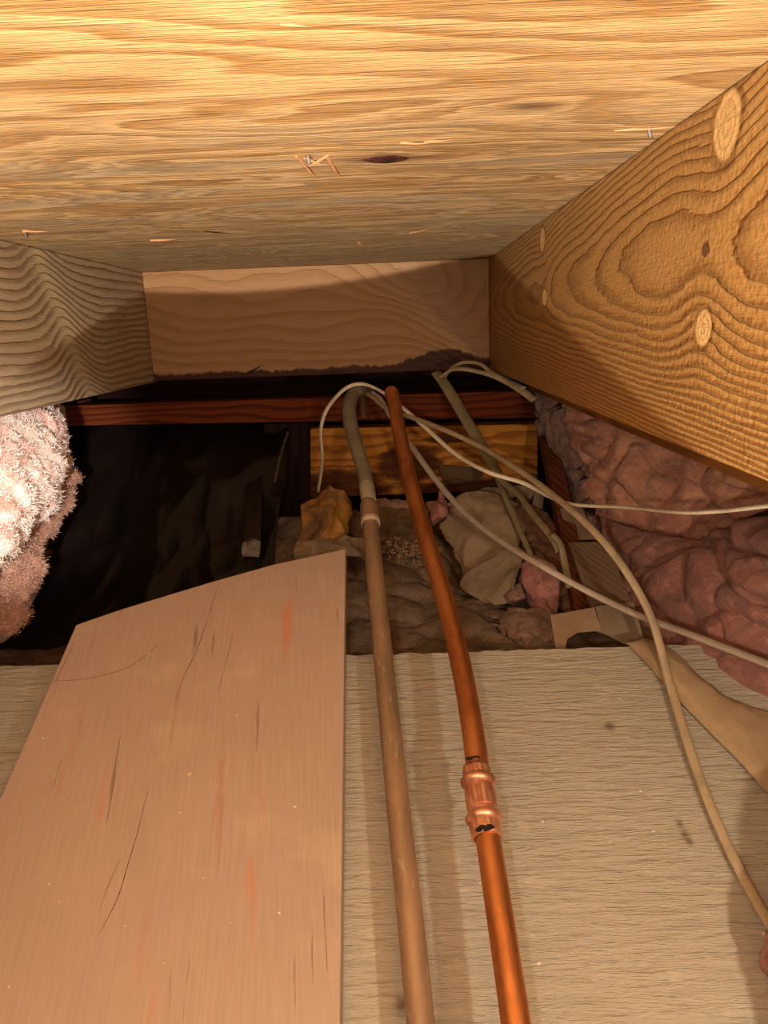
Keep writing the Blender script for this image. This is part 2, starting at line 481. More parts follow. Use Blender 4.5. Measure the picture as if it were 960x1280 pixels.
# joists
def kn_r(px, py, su, sz, am):
    p = at_x(px, py, XR); return (p.y, p.z, su, sz, am)
right_knots = [kn_r(908, 158, .040, .045, 1.8), kn_r(879, 411, .028, .027, 1.6), kn_r(678, 300, .035, .034, 0.7),
               kn_r(681, 372, .030, .024, 0.6)]
PC_Z = at_x(745, 345, XR)
def spot_stain(base, x, y, z):
    p = at_x(882, 312, XR)
    gy = (y - p.y) * (1 / .0042); gz = (z - p.z) * (1 / .0032)
    wv = nz(y * 300.0, z * 300.0) * 1.2 + 0.4
    base = mixc((1.0 - step(0.8, 1.1, (gy * gy + gz * gz) * wv)) * 0.85, base, (0.10, 0.035, 0.02))
    return base
mj = mat_joist('right_joist_wood', right_knots, (0.33, 0.16, 0.05), (0.76, 0.46, 0.18), (0.46, 0.235, 0.07),
               (0.19, 0.08, 0.02), K=90.0, sparkle=True, stain=spot_stain, wob=0.5, para=(PC_Z.z, 2300.0, 12.0), hard=0.75, bd=0.0014, seed=1.0)
me = box_mesh(XR, XR + .038, -0.35, YH + .02, ZB, ZC - .0004, .0012)
tag(link('floor_joist', me, mj), 'long orange-brown joist with round knots running along the right side', 'joist')

p0, p1 = at_x(48, 325, XL), at_x(116, 505, XL)
def left_stain(base, x, y, z):
    n = nz(y * 26.0, z * 26.0, 3.0, 3.0)
    base = mixc(step(0.5, 0.62, nz(y * 11.0, z * 30.0, 8.0, 3.0)) * 0.35, base, (0.36, 0.20, 0.13))
    return base
mjl = mat_joist('left_joist_wood', [], (0.36, 0.25, 0.16), (0.72, 0.56, 0.30), (0.52, 0.38, 0.23), (0.27, 0.165, 0.085),
                K=120.0, streak=((p0.y, p0.z), (p1.y, p1.z), .035, -2.6), wob=0.9, seed=6.0, stain=left_stain, bd=0.002)
me = box_mesh(XL - .038, XL, -0.35, YH + .02, ZB, ZC - .0004, .0012)
tag(link('floor_joist', me, mjl), 'grey-tan joist with close ridged grain along the left side', 'joist')

def header_stain(base, x, y, z):
    # jagged dark wet stain along the bottom edge
    n = nz(x * 26.0, z * 10.0, 3.0, 4.0, 0.65); j = nz(x * 80.0, z * 30.0, 6.0, 4.0, 0.7)
    h = (z - ZB) - n * 0.014 - j * 0.012
    px = (x - 0.075) * (1 / 0.05)
    h = h - gauss(px * px) * 0.020
    base = mixc((1.0 - step(-0.004, 0.0, h)) * 0.97, base, (0.05, 0.009, 0.003))
    return base
mh = mat_joist('header_wood', [], (0.37, 0.18, 0.07), (0.54, 0.33, 0.18), (0.46, 0.235, 0.10), (0.33, 0.145, 0.052),
               K=46.0, along='x', stain=header_stain, wob=3.4, seed=11.0, bd=0.0012, hard=0.7,
               streak=((0.02, 0.09), (0.16, -0.08), .05, 3.5))
me = box_mesh(XL + .0006, XR - .0006, YH, YH + .038, ZB + .002, ZC - .0004, .0012)
tag(link('header_board', me, mh), 'brown header board closing the bay, dark stain along its bottom edge', 'board')

header = bpy.data.objects['header_board']
q = [at(303, 469, YH - .0015), at(312, 464, YH - .002), at(328, 456, YH - .002), at(314, 467, YH - .0025)]
link('splinter', prism_mesh(q, Vector((0, .002, 0)), 0), darkm, header)
# far side: dark planks under the header
redm = plain_wood('red_brown_beam_wood', (0.19, 0.036, 0.007), (0.07, 0.012, 0.004), 'x', 90)
bk = plain_wood('dark_back_wood', (0.035, 0.010, 0.005), (0.02, 0.006, 0.004), 'x', 60)
def block_dark_patches(base, x, y, z):  # irregular dark red-brown patches, mostly in the centre and lower part
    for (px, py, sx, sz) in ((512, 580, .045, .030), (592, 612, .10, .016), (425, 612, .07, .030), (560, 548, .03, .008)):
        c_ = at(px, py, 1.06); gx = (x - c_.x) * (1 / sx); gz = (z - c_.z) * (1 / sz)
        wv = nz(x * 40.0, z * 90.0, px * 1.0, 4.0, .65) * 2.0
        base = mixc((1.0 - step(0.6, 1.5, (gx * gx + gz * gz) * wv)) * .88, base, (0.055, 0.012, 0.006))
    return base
blkm = plain_wood('orange_block_wood', (0.66, 0.27, 0.045), (0.34, 0.105, 0.016), 'x', 60, wob=6.0, seed=5, sq=block_dark_patches)
def bar(name, a, b, c, d, Y, thick, mt, label, cat, bev=.001):
    pts = [at(*q, Y) for q in (a, b, c, d)]
    o = link(name, prism_mesh(pts, Vector((0, thick, 0)), bev), mt)
    return tag(o, label, cat)
bar('back_plank', (-60, 455), (760, 430), (760, 640), (-60, 640), 1.30, .02, bk, 'almost black plank in the gap beneath the header board', 'plank')
bar('ledger_beam', (-240, 518), (668, 488), (668, 522), (-240, 538), 1.055, .05, redm, 'dark red-brown beam crossing the dark gap under the header', 'beam')
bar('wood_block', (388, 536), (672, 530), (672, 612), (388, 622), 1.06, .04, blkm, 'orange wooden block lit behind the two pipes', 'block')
bar('blocking_board', (548, 581), (606, 586), (600, 601), (554, 607), 1.052, .006, mat_simple('grey_wood_scrap', (.15, .08, .035), (.16, .1, .07)), 'small grey wood offcut on the lower face of the orange block', 'offcut')
post = plain_wood('red_post_wood', (0.13, 0.035, 0.014), (0.06, 0.012, 0.006), 'z', 80)
bar('corner_post', (52, 512), (105, 500), (96, 590), (60, 600), 1.10, .03, post, 'short dark red post behind the bright pink insulation', 'post')
bar('back_plank', (560, 505), (740, 500), (760, 800), (560, 810), 1.26, .02, bk, 'dark vertical plank deep behind the right pipe and loose cables', 'plank')
# diagonal dark-red batten on the right
batm = plain_wood('red_batten_wood', (0.15, 0.045, 0.018), (0.07, 0.016, 0.007), 'z', 110)
pts = [at(672, 520, 1.0), at(692, 520, 1.0), at(745, 775, .70), at(722, 775, .70)]
tag(link('diagonal_batten', prism_mesh(pts, Vector((0, .02, -.008)), .0008), batm), 'dark red batten slanting down behind the loose cables', 'batten')
# strip below the right joist
strm = plain_wood('furring_strip_wood', (0.30, 0.13, 0.03), (0.17, 0.065, 0.015), 'y', 60)
me = box_mesh(.180, .195, .15, 1.0, -.0835, -.005, .001)
tag(link('furring_strip', me, strm), 'narrow orange-brown strip below the right joist above pink insulation', 'wood strip')

# ================================================================== PANEL AND BOARD
pm = mat_panel()
tl, tr = on_panel(-250, 846), on_panel(868, 797)
y_top = on_panel(480, 818).y
def pan(x, y): return Vector((x, y, panel_z(y)))
rag = []
x = -0.55
top = []
while x < 0.262:
    top.append(pan(x, y_top + 0.0018 * mn.noise(Vector((x * 70, 0, 0))) + .0008 * mn.noise(Vector((x * 400, 0, 0))))); x += 0.006
rr = on_panel(868, 798); rr.x = .262
top.append(pan(.262, y_top - .002))
right = [on_panel(905, 830), on_panel(960, 872), on_panel(1010, 900)]
pts = top + right + [pan(.50, .12), pan(-.55, .12)]
me = prism_mesh(pts, PN * -.012, 0)
panel = tag(link('plywood_panel', me, pm), 'weathered grey-tan plywood panel sloping up beneath the two pipes', 'panel')

bm_ = mat_board()
BH = .021
bp = [on_panel(432, 686, BH), on_panel(340, 706, BH), on_panel(262, 728, BH), on_panel(150, 762, BH), on_panel(95, 781, BH),
      on_panel(60, 862, BH), on_panel(-2, 1003, BH), on_panel(-150, 1345, BH), on_panel(424, 1345, BH)]
me = prism_mesh(bp, PN * -.0195, .0009)
board = tag(link('painted_board', me, bm_), 'pinkish-tan board with an angled top end lying on the plywood', 'board')
crk = mat_simple('crack_dark', (0.16, 0.055, 0.03), (0.10, 0.03, 0.018), 90, 0.8)
def crack(name, pp, w_):
    P = curve_pts([on_panel(*p, BH) for p in pp], 6); vs = []; fs = []
    n = len(P)
    for i, p in enumerate(P):
        t = (P[min(i + 1, n - 1)] - P[max(i - 1, 0)]).normalized(); s = t.cross(PN)
        ww = w_ * (math.sin(math.pi * min(1, (i + .4) / n)) ** .6) * (0.8 + .5 * mn.noise(p * 300))
        vs += [p - s * ww - PN * .0003, p + PN * .00025, p + s * ww - PN * .0003]
    for i in range(n - 1):
        for k in (0, 1): fs.append((3 * i + k, 3 * i + k + 1, 3 * i + k + 4, 3 * i + k + 3))
    link(name, mesh(vs, fs), crk, board)
crack('crack', [(275, 724), (262, 765), (247, 810), (228, 850), (218, 885)], .0007)
crack('crack', [(185, 988), (172, 1040), (160, 1080), (146, 1125), (122, 1170)], .0008)
crack('crack', [(150, 1075), (136, 1105), (124, 1140)], .0005)
crack('crack', [(292, 790), (284, 822), (272, 868)], .0004)
crack('crack', [(68, 851), (110, 848), (160, 834), (198, 806)], .0005)
crack('crack', [(93, 803), (80, 830), (66, 858)], .0006)
chipm = mat_simple('pale_chip', (.85, .65, .35), (.7, .5, .25), 200)
def chip(px, py, s, h, parent, name, mt):
    c = on_panel(px, py, h); vs = []
    for k in range(7):
        a = k * 2 * math.pi / 7; vs.append(c + Vector((math.cos(a) * s, math.sin(a) * s * .5, panel_z(math.sin(a) * s * .5) - PC)) * (1 if k % 2 else .6) if False else c + Vector((math.cos(a) * s * (1 if k % 2 else .55), math.sin(a) * s * .6, PS * math.sin(a) * s * .6)))
    return link(name, prism_mesh(vs, PN * s * .5), mt, parent)
chip(237, 969, .0022, BH, board, 'wood_chip', chipm)

# ================================================================== PIPES
copper, b, x, y, z = material('bright_copper')
n = nz(x * 60, y * 14, z * 40, 4.0, 0.6); n2 = nz(x * 300, y * 60, z * 200, 3.0)
c = mixc(step(.35, .7, n), (0.74, 0.29, 0.095), (0.46, 0.15, 0.042)); c = mixc(step(.6, .8, n2) * .5, c, (0.28, 0.09, 0.03))
finish(b, c, 0.34 + n * 0.2, n2, .0002, .4, metal=.92, spec=.5)
fitm, b, x, y, z = material('pink_copper_fitting')
n = nz(x * 120, y * 60, z * 120, 4.0)
c = mixc(step(.4, .7, n), (0.86, 0.42, 0.25), (0.50, 0.20, 0.11)); finish(b, c, 0.32 + n * 0.15, n, .0003, .5, metal=.8, spec=.5)
oldm, b, x, y, z = material('tarnished_copper')
n = nz(x * 70, y * 10, z * 30, 4.0, .6); n2 = nz(x * 240, y * 40, z * 160, 3.0)
c = mixc(step(.35, .7, n), (0.44, 0.27, 0.155), (0.30, 0.20, 0.12)); c = mixc(step(.58, .72, n2) * .6, c, (0.56, 0.43, 0.29))
c = mixc(step(.66, .8, nz(x * 90, y * 30, z * 90 + 4.0)) * .5, c, (0.26, 0.36, 0.22))
finish(b, c, 0.48, n2, .0003, .5, metal=.5, spec=.45)
greyp = mat_simple('grey_green_pipe', (0.25, 0.20, 0.135), (0.19, 0.15, 0.10), 40, .6)
whitem = mat_simple('solder_ring', (0.62, 0.50, 0.36), (0.45, 0.33, 0.22), 90, .5)
inkm = mat_simple('black_ink', (0.012, 0.008, 0.006), (0.02, 0.012, 0.01), 100, .45)
verd = mat_simple('verdigris', (0.36, 0.30, 0.19), (0.42, 0.34, 0.22), 120, .7)

def P2(px, py):                                   # centre line of the bright pipe: straight plane with slope from widths
    r = ray(px, py); s, k = .4905, -.353 - .4905 * .311
    return r * (k / (r.z - s * r.y))
def P1(px, py):
    r = ray(px, py); s, k = .4905, -.3775 - .4905 * .338
    return r * (k / (r.z - s * r.y))
c2 = [(652, 1340), (645, 1280), (628, 1165), (612, 1060), (600, 985), (592, 920), (577, 835), (556, 750), (530, 665), (511, 595), (499, 540), (493, 505)]
pp = [P2(*q) for q in c2]
e = P2(490, 492); pp += [e, e + Vector((-.001, .02, -.001)), e + Vector((-.001, .09, -.008))]
R0 = .0079
pipe2 = link('copper_pipe', tube_mesh(pp, R0, 10, 28), copper, None, True)
tag(pipe2, 'bright orange copper pipe with a press coupling, running up the panel', 'pipe')
# coupling along the centre line between two image rows
A, B = P2(608.5, 1047), P2(594.5, 957)
ax = (B - A)
def ring_part(name, prof, mt, parent, ns=36, knurl=None):
    """surface of revolution about the pipe axis A->B, prof = [(t, radius)]"""
    vs = []; fs = []
    d = ax.normalized(); n1 = d.cross(Vector((1, 0, 0))).normalized(); n2 = d.cross(n1)
    for t, r in prof:
        c_ = A + ax * t
        for j in range(ns):
            a = 2 * math.pi * j / ns; rr = r
            if knurl: rr = r + knurl * (1 if (j // 2) % 2 else -1)
            vs.append(c_ + n1 * math.cos(a) * rr + n2 * math.sin(a) * rr)
    for i in range(len(prof) - 1):
        for j in range(ns):
            a, b_ = i * ns + j, i * ns + (j + 1) % ns
            fs.append((a, b_, b_ + ns, a + ns))
    return link(name, mesh(vs, fs), mt, parent, not knurl)
cp = ring_part('coupling', [(-.01, .0079), (-.01, .0094), (.09, .0096), (.30, .0096), (.42, .0089), (.56, .0092), (.66, .0092), (.80, .0092), (.98, .0088), (.985, .0079)], fitm, pipe2, 44)
tag(cp, 'shiny pink copper press coupling')
def bulge(t0, w_): return [(t0 - w_, .0090), (t0 - w_ * .7, .0106), (t0 - w_ * .25, .0117), (t0 + w_ * .25, .0117), (t0 + w_ * .7, .0106), (t0 + w_, .0090)]
ring_part('bead', bulge(.25, .075), fitm, cp); ring_part('bead', bulge(.76, .075), fitm, cp)
ring_part('crimped_band', [(.375, .0088), (.38, .0097), (.64, .0097), (.645, .0088)], fitm, cp, 64, .00016)
ring_part('crimped_band', [(.84, .0086), (.845, .0092), (.935, .0092), (.94, .0086)], fitm, cp, 64, .00018)
ring_part('crimped_band', [(.08, .0088), (.085, .0098), (.17, .0098), (.175, .0088)], fitm, cp, 64, .00016)
def ink(cells, t0, dt, a0, da, r, parent, name='marker_mark'):
    """marker blot wrapped on the tube: character rows -> raised film"""
    d = ax.normalized(); n1 = (Vector((0, 0, 0)) - (A + B) / 2); n1 = (n1 - d * n1.dot(d)).normalized(); n2 = d.cross(n1)
    vs = []; fs = []
    for j, row in enumerate(cells):
        for i, ch in enumerate(row):
            if ch != '#': continue
            k = len(vs)
            for (di, dj) in ((0, 0), (1, 0), (1, 1), (0, 1)):
                a = a0 + (i + di) * da; t = t0 - (j + dj) * dt
                vs.append(A + ax * t + (n1 * math.cos(a) + n2 * math.sin(a)) * r)
            fs.append((k, k + 1, k + 2, k + 3))
    me = mesh(vs, fs); bm = bmesh.new(); bm.from_mesh(me); bmesh.ops.remove_doubles(bm, verts=bm.verts, dist=1e-6); bm.to_mesh(me); bm.free()
    o = link(name, me, inkm, parent, True); tag(o, 'black marker blot'); return o
ink(["#...............", "###.............", "##############..", ".############...", "..####....######", "...........####.", "............##.."][::1], 1.075, .013, -.78, .105, .00815, pipe2)
ink(["....####..####..", "..##############", ".##############.", "################", ".#############..", "..####.######...", ".......####....."], .075, .013, -.72, .085, .00985, pipe2)

c1 = [(531, 1340), (526, 1280), (513, 1150), (500, 1030), (487, 900), (476, 790), (468, 710), (463, 655)]
pp1 = [P1(*q) for q in c1]
pipe1 = link('copper_pipe', tube_mesh(pp1, .0082, 10, 24, wob=.01), oldm, None, True)
tag(pipe1, 'dull tarnished pipe with a soldered joint, beside the painted board', 'pipe')
c1b = [(462.5, 657), (460, 622), (455, 590), (446, 560), (438.5, 532), (436.5, 508), (441, 494), (447, 489)]
g1 = [P1(*q) for q in c1b]; l = g1[-1]; g1 += [l + Vector((.012, .03, -.004))]
tag(link('upper_pipe_run', tube_mesh(g1, [.0076, .0076, .0080, .0084, .0088, .0088, .0084, .0078, .0078], 8, 22), greyp, pipe1, True), 'grey-green curved upper length')
def collar(name, q0, q1, r, mt):
    a, b_ = P1(*q0), P1(*q1)
    return link(name, tube_mesh([a, a.lerp(b_, .08), a.lerp(b_, .5), a.lerp(b_, .92), b_], [r * .9, r, r * 1.01, r, r * .9], 2, 24), mt, pipe1, True)
collar('socket', (463.2, 657), (460.8, 630), .0092, oldm)
collar('solder_ring', (463.4, 656), (462.9, 650.5), .0098, whitem)
collar('verdigris_band', (461.4, 628), (458, 606), .0081, verd)

stub = mat_simple('dim_copper', (0.22, 0.10, 0.05), (0.14, 0.06, 0.03), 60, .5)
tag(link('pipe_stub', tube_mesh([at(454, 486, 1.0), at(454, 500, 1.0), at(455, 512, 1.0), at(455, 523, 1.0)], .0052, 4, 14), stub, None, True), 'short copper stub hanging between the curved pipe and copper pipe', 'pipe')

# ================================================================== CABLES
def cable(name, pts, r, mt, label, flat=.55, up=(0, -.45, .9), k=8, group=None):
    P = [Vector(p) if len(p) == 3 and isinstance(p, Vector) else at(*p) for p in pts]
    o = link(name, tube_mesh(P, r, k, 12, flat, up), mt, None, True)
    return tag(o, label, 'cable', group)
white = mat_simple('cream_sheath', (0.88, 0.78, 0.62), (0.78, 0.67, 0.50), 40, .5, spec=.4)
tanm = mat_simple('tan_sheath', (0.46, 0.35, 0.215), (0.36, 0.27, 0.165), 35, .5, spec=.4)
lil = mat_simple('grey_sheath', (0.50, 0.41, 0.335), (0.42, 0.34, 0.27), 40, .5, spec=.4)
olv = mat_simple('olive_sheath', (0.28, 0.22, 0.115), (0.20, 0.155, 0.08), 40, .55, spec=.4)
pal = mat_simple('pale_tan_sheath', (0.50, 0.40, 0.24), (0.38, 0.29, 0.17), 40, .55, spec=.4)
cable('electrical_cable', [(398, 614, .98), (403, 575, .96), (401, 540, .94), (408, 513, .93), (430, 487, .92), (452, 480, .92), (476, 489, .93), (500, 507, .92), (530, 533, .88),
      (570, 568, .82), (610, 590, .76), (655, 604, .745), (690, 622, .715), (720, 631, .68), (780, 634, .62), (850, 640.5, .53), (900, 639, .50), (962, 632, .47), (1010, 627, .45)],
      [.0036, .0036, .0036, .0036, .0034, .0032, .0032, .003, .003, .003, .003, .003, .0028, .0026, .0024, .0024, .0024, .0025, .0025], white,
      'thin cream cable looping over the pipes then running right across the insulation')
bpts = [at(438, 484, 1.0), at(462, 494, .96), at(485, 512, .93), at(512, 521, .90), at(545, 533, .87), at(600, 558, .82), at(655, 592, .74), at(700, 626, .67),
        at(745, 667, .62), at(785, 718, .59), at(815, 775, .575)]
bpts += [on_panel(836, 850, .014), on_panel(860, 930, .010), on_panel(888, 1008, .008), on_panel(920, 1078, .008), on_panel(962, 1155, .008), on_panel(1030, 1260, .008)]
cable('electrical_cable', bpts, [.0032] * 3 + [.0038] * 14, tanm, 'tan cable curving down the panel to the lower right edge')
cable('electrical_cable', [(455, 484, .99), (474, 497, .97), (488, 520, .945), (513, 556, .90), (545, 600, .84), (580, 640, .78), (625, 676, .71), (680, 709, .65), (740, 742, .64), (800, 770, .605),
      (860, 792, .56), (962, 831, .49), (1020, 856, .46)], [.003, .003, .0034] + [.0038] * 10, lil,
      'grey-white cable slanting straight down to the right from behind the copper pipe')
cable('electrical_cable', [(545, 466, 1.02), (556, 480, 1.0), (580, 520, .97), (605, 562, .93), (628, 600, .88), (648, 618, .85), (668, 645, .81), (690, 672, .78), (699, 690, .77)],
      [.0075, .008, .0082, .008, .0055, .0042, .0042, .0042, .0042], olv, 'broad olive cable dropping behind the tan cable', .35)
cable('electrical_cable', [(600, 553, .95), (618, 590, .92), (632, 622, .88), (645, 652, .85), (662, 690, .81), (676, 722, .79)], .0036, olv, 'olive cable ending at the brown insulation wad')
cable('electrical_cable', [(550, 472, .99), (566, 462, .98), (590, 463, .96), (622, 472, .93), (650, 487, .90), (668, 500, .88)], [.003, .004, .004, .0045, .0055, .0055], pal,
      'pale tan cable bundle tucked under the right joist, lower strand', .5)
cable('electrical_cable', [(556, 471, 1.01), (565, 460, 1.005), (580, 453, 1.0), (600, 455, .98), (615, 466, .95), (632, 474, .93), (655, 485, .89)], .0034, pal,
      'pale tan cable making the small upper loop below the header', .5)
cable('electrical_cable', [(690, 668, .775), (700, 680, .77), (706, 705, .76), (712, 735, .74)], .0040, olv, 'short olive cable end beside the dark red batten')

# ================================================================== INSULATION
pinkR = mat_pink('pink_fibreglass_dusty', (0.58, 0.27, 0.175), (0.42, 0.17, 0.125), (0.68, 0.42, 0.26), .6, 1.0, .004)
pinkB = mat_pink('pink_fibreglass_dark', (0.40, 0.17, 0.135), (0.25, 0.11, 0.095), (0.50, 0.27, 0.20), .5, 1.0, .004)
pinkL = mat_pink('pink_fibreglass_white', (0.86, 0.66, 0.56), (0.66, 0.27, 0.19), (0.93, 0.88, 0.82), 1.0, 1.1, .006, 0.0)
brownI = mat_simple('brown_fibre', (0.26, 0.13, 0.075), (0.16, 0.085, 0.055), 40, .95, .002, .1)
g = G([[(660, 476, 1.00), (740, 492, .92), (840, 528, .84), (930, 560, .78), (1060, 600, .72)],
       [(680, 520, .96), (740, 535, .88), (840, 570, .80), (930, 595, .74), (1060, 635, .68)],
       [(698, 575, .93), (760, 590, .85), (850, 605, .77), (940, 630, .71), (1060, 650, .65)],
       [(722, 632, .88), (790, 645, .82), (860, 650, .76), (940, 660, .72), (1060, 680, .68)],
       [(738, 700, .84), (790, 710, .80), (860, 710, .78), (940, 720, .76), (1060, 720, .72)]])
o = link('insulation_batt', sheet_mesh(g, 42, 34, fluff(.013, 20, .012, (14, 8, 14), .22), back=(.02, .06, .02)), pinkR, None, True)
tag(o, 'orange-pink fibreglass batt packed directly under the right joist', 'insulation')
g = G([[(742, 640, .84), (800, 655, .78), (880, 668, .72), (950, 640, .64), (1060, 600, .60)],
       [(748, 690, .80), (800, 690, .74), (870, 690, .68), (950, 672, .60), (1060, 650, .54)],
       [(762, 740, .76), (810, 742, .70), (880, 740, .63), (950, 730, .57), (1060, 720, .51)],
       [(780, 785, .71), (830, 790, .66), (890, 792, .60), (950, 800, .555), (1060, 800, .50)],
       [(795, 822, .68), (840, 826, .635), (905, 850, .590), (962, 885, .560), (1060, 930, .53)]])
o = link('insulation_batt', sheet_mesh(g, 42, 36, fluff(.010, 17, .016, (7, 7, 22), .2, 5.0), back=(.02, .06, -.02)), pinkB, None, True)
tag(o, 'dusky pink folded fibreglass batt at the right, below the thin cream cable', 'insulation')
# ragged grey-pink edge beside the batten
g = G([[(662, 488, .965), (674, 490, .95), (690, 494, .93)], [(682, 545, .94), (694, 545, .92), (706, 545, .90)],
       [(700, 590, .92), (712, 590, .90), (722, 588, .88)], [(716, 640, .90), (728, 640, .86), (742, 636, .85)]])
o = link('insulation_tuft', sheet_mesh(g, 14, 30, fluff(.008, 40, .004, fine=.4), back=(.0, .03, 0), edge_noise=.0012), mat_pink('grey_pink_fibre', (0.26, 0.15, 0.12), (0.20, 0.115, 0.09), (0.33, 0.21, 0.17), .5), None, True)
tag(o, 'ragged grey-pink insulation edge hanging beside the dark red batten', 'insulation')

# left, bright
g = G([[(-240, 500, .60), (-20, 500, .66), (30, 498, .72), (66, 500, .78), (90, 512, .86)],
       [(-240, 560, .57), (-20, 560, .60), (38, 560, .66), (80, 560, .72), (96, 566, .82)],
       [(-240, 620, .54), (-20, 622, .57), (32, 618, .62), (68, 606, .68), (86, 598, .78)],
       [(-240, 690, .53), (-30, 690, .55), (-2, 680, .58), (24, 664, .63), (44, 645, .72)],
       [(-240, 780, .53), (-55, 760, .545), (-35, 745, .56), (-12, 725, .60), (10, 700, .68)],
       [(-260, 830, .54), (-70, 800, .56), (-50, 790, .57), (-30, 770, .59), (-10, 745, .66)]])
o1 = link('insulation_batt', sheet_mesh(g, 48, 34, fluff(.014, 28, .006, (22, 14, 22), .15, 2.0), back=(-.03, .05, 0)), pinkL, None, True)
tag(o1, 'brightly lit white and pink fibreglass batt under the left joist', 'insulation')
pinkL2 = mat_pink('pink_fibreglass_salmon', (0.50, 0.235, 0.155), (0.38, 0.165, 0.11), (0.60, 0.36, 0.26), .6, 1.4, .005, 0.15)
g = G([[(30, 560, .80), (56, 572, .80), (80, 578, .81), (98, 588, .83)],
       [(0, 620, .70), (36, 628, .72), (66, 628, .76), (92, 632, .80)],
       [(-30, 690, .62), (4, 695, .65), (36, 692, .69), (66, 684, .74)],
       [(-50, 750, .58), (-10, 758, .60), (18, 756, .63), (42, 748, .68)],
       [(-70, 830, .565), (-36, 828, .575), (-6, 818, .60), (14, 800, .64)]])
o2 = link('insulation_batt', sheet_mesh(g, 40, 34, fluff(.014, 28, .006, (24, 14, 24), .15, 8.0), back=(-.02, .05, -.01)), pinkL2, None, True)
tag(o2, 'salmon-pink fluffy fibreglass layer below and behind the white one', 'insulation')
# loose fibres on both left batts
fibm = mat_simple('loose_fibre', (0.90, 0.84, 0.76), (0.80, 0.58, 0.48), 90, .9)
def fibres(parent, me_src, n, L, mt, seed):
    rnd = random.Random(seed); vs = []; fs = []
    V = me_src.data.vertices; off = Vector(me_src.location)
    nn = len(V) // 2
    for _ in range(n):
        v = V[rnd.randrange(nn)]
        p = v.co + off; nv_ = v.normal if v.normal.dot(-p) > 0 else -v.normal
        d = (nv_ + Vector((rnd.gauss(0, .7), rnd.gauss(0, .7), rnd.gauss(0, .7)))).normalized()
        e = p + d * L * rnd.uniform(.4, 1.2); mid = p.lerp(e, .5) + Vector((rnd.gauss(0, 1), rnd.gauss(0, 1), rnd.gauss(0, 1))) * L * .15
        s = d.cross(Vector((rnd.gauss(0, 1), rnd.gauss(0, 1), rnd.gauss(0, 1)))).normalized() * .00030
        k = len(vs); vs += [p - s, p + s, mid + s * .8, mid - s * .8, e]
        fs += [(k, k + 1, k + 2, k + 3), (k + 3, k + 2, k + 4)]
    o = link('loose_fibre', mesh(vs, fs), mt, parent); o['kind'] = 'stuff'
fibres(o1, o1, 16000, .0048, fibm, 1); fibres(o2, o2, 14000, .0055, mat_simple('salmon_fibre', (0.62, 0.36, 0.25), (0.5, 0.27, 0.18), 90, .9), 2)

# black sheet
blk = mat_simple('black_plastic', (0.012, 0.007, 0.005), (0.007, 0.005, 0.004), 18, .30, .0015, .55, stretch=(1, .4, .4))
def drape(p, u, v):
    q = Vector((p.x * 9, p.y * 3, p.z * 5))
    d = (0.4 - abs(mn.noise(q)) * 2) * .016 + (0.4 - abs(mn.noise(q * 2.7 + Vector((4, 0, 0)))) * 2) * .006 + mn.noise(q * 8) * .0014
    c_ = at(262, 655, .86); rr = (p - c_).length
    d += .030 * math.exp(-(rr / .045) ** 2) + .004 * mn.noise(p * 60) * math.exp(-(rr / .06) ** 2)
    return d
g = G([[(-260, 512, 1.13), (60, 510, 1.13), (150, 512, 1.13), (260, 512, 1.13), (366, 510, 1.13)],
       [(-260, 600, 1.0), (60, 600, 1.0), (150, 610, .99), (260, 600, .99), (356, 600, .99)],
       [(-260, 680, .86), (60, 690, .87), (150, 690, .88), (260, 680, .90), (345, 670, .90)],
       [(-260, 760, .76), (60, 760, .77), (150, 770, .78), (260, 760, .80), (345, 740, .82)],
       [(-260, 860, .62), (60, 852, .64), (150, 850, .66), (260, 845, .68), (345, 830, .70)]])
o = link('plastic_sheet', sheet_mesh(g, 34, 26, drape, thick=.002), blk, None, True)
tag(o, 'black wrinkled plastic sheet filling the dark gap on the left', 'plastic sheet')
tp = mat_simple('grey_tape', (0.24, 0.20, 0.18), (0.15, 0.12, 0.10), 80, .35, .002, .6)
g = G([[(310, 540, 1.09), (318, 540, 1.09), (330, 540, 1.09)], [(307, 600, .985), (316, 600, .985), (328, 598, .985)], [(304, 676, .855), (315, 674, .855), (326, 674, .855)]])
tag(link('tape_strip', sheet_mesh(g, 6, 14, crumple(.001, 40), thick=.0008), blk, o, True), 'vertical black seam tape')
g = G([[(303, 677, .845), (315, 674, .845), (326, 676, .845)], [(302, 688, .835), (314, 688, .833), (325, 688, .835)], [(303, 696, .83), (314, 695, .828), (324, 697, .83)]])
tag(link('tape_end', sheet_mesh(g, 8, 8, crumple(.0018, 70), thick=.0008), tp, o, True), 'pale grey shiny tape end')
# rope-like frayed seam at right of the sheet
g = [at(360, 540, 1.02), at(352, 565, 1.0), at(346, 590, .99), at(342, 620, .98), at(340, 650, .96), at(338, 690, .93)]
tag(link('seam_edge', tube_mesh(g, .0020, 10, 8, wob=.6), mat_simple('dark_seam', (0.10, 0.055, 0.03), (0.04, 0.02, 0.012), 120), o, True), 'thin brown frayed sheet edge')
bar('back_plank', (330, 530), (392, 528), (386, 700), (330, 705), 1.08, .02, plain_wood('near_black_wood', (0.03, 0.010, 0.006), (0.018, 0.006, 0.004), 'z', 60), 'near-black upright plank between the plastic sheet and orange block', 'plank')
# brownish dirt ledge at the lower left beyond the panel
g = G([[(-60, 818, .66), (60, 806, .68), (150, 800, .72), (260, 790, .74)], [(-60, 850, .61), (60, 850, .615), (150, 846, .62), (260, 844, .625)]])
tag(link('dust_mat', sheet_mesh(g, 24, 14, fluff(.004, 60), thick=.02), mat_simple('dark_dirt', (0.10, 0.055, 0.03), (0.05, 0.028, 0.018), 80, .95), None, True), 'dark brown dusty fabric strip below the pink insulation, lower left', 'debris')

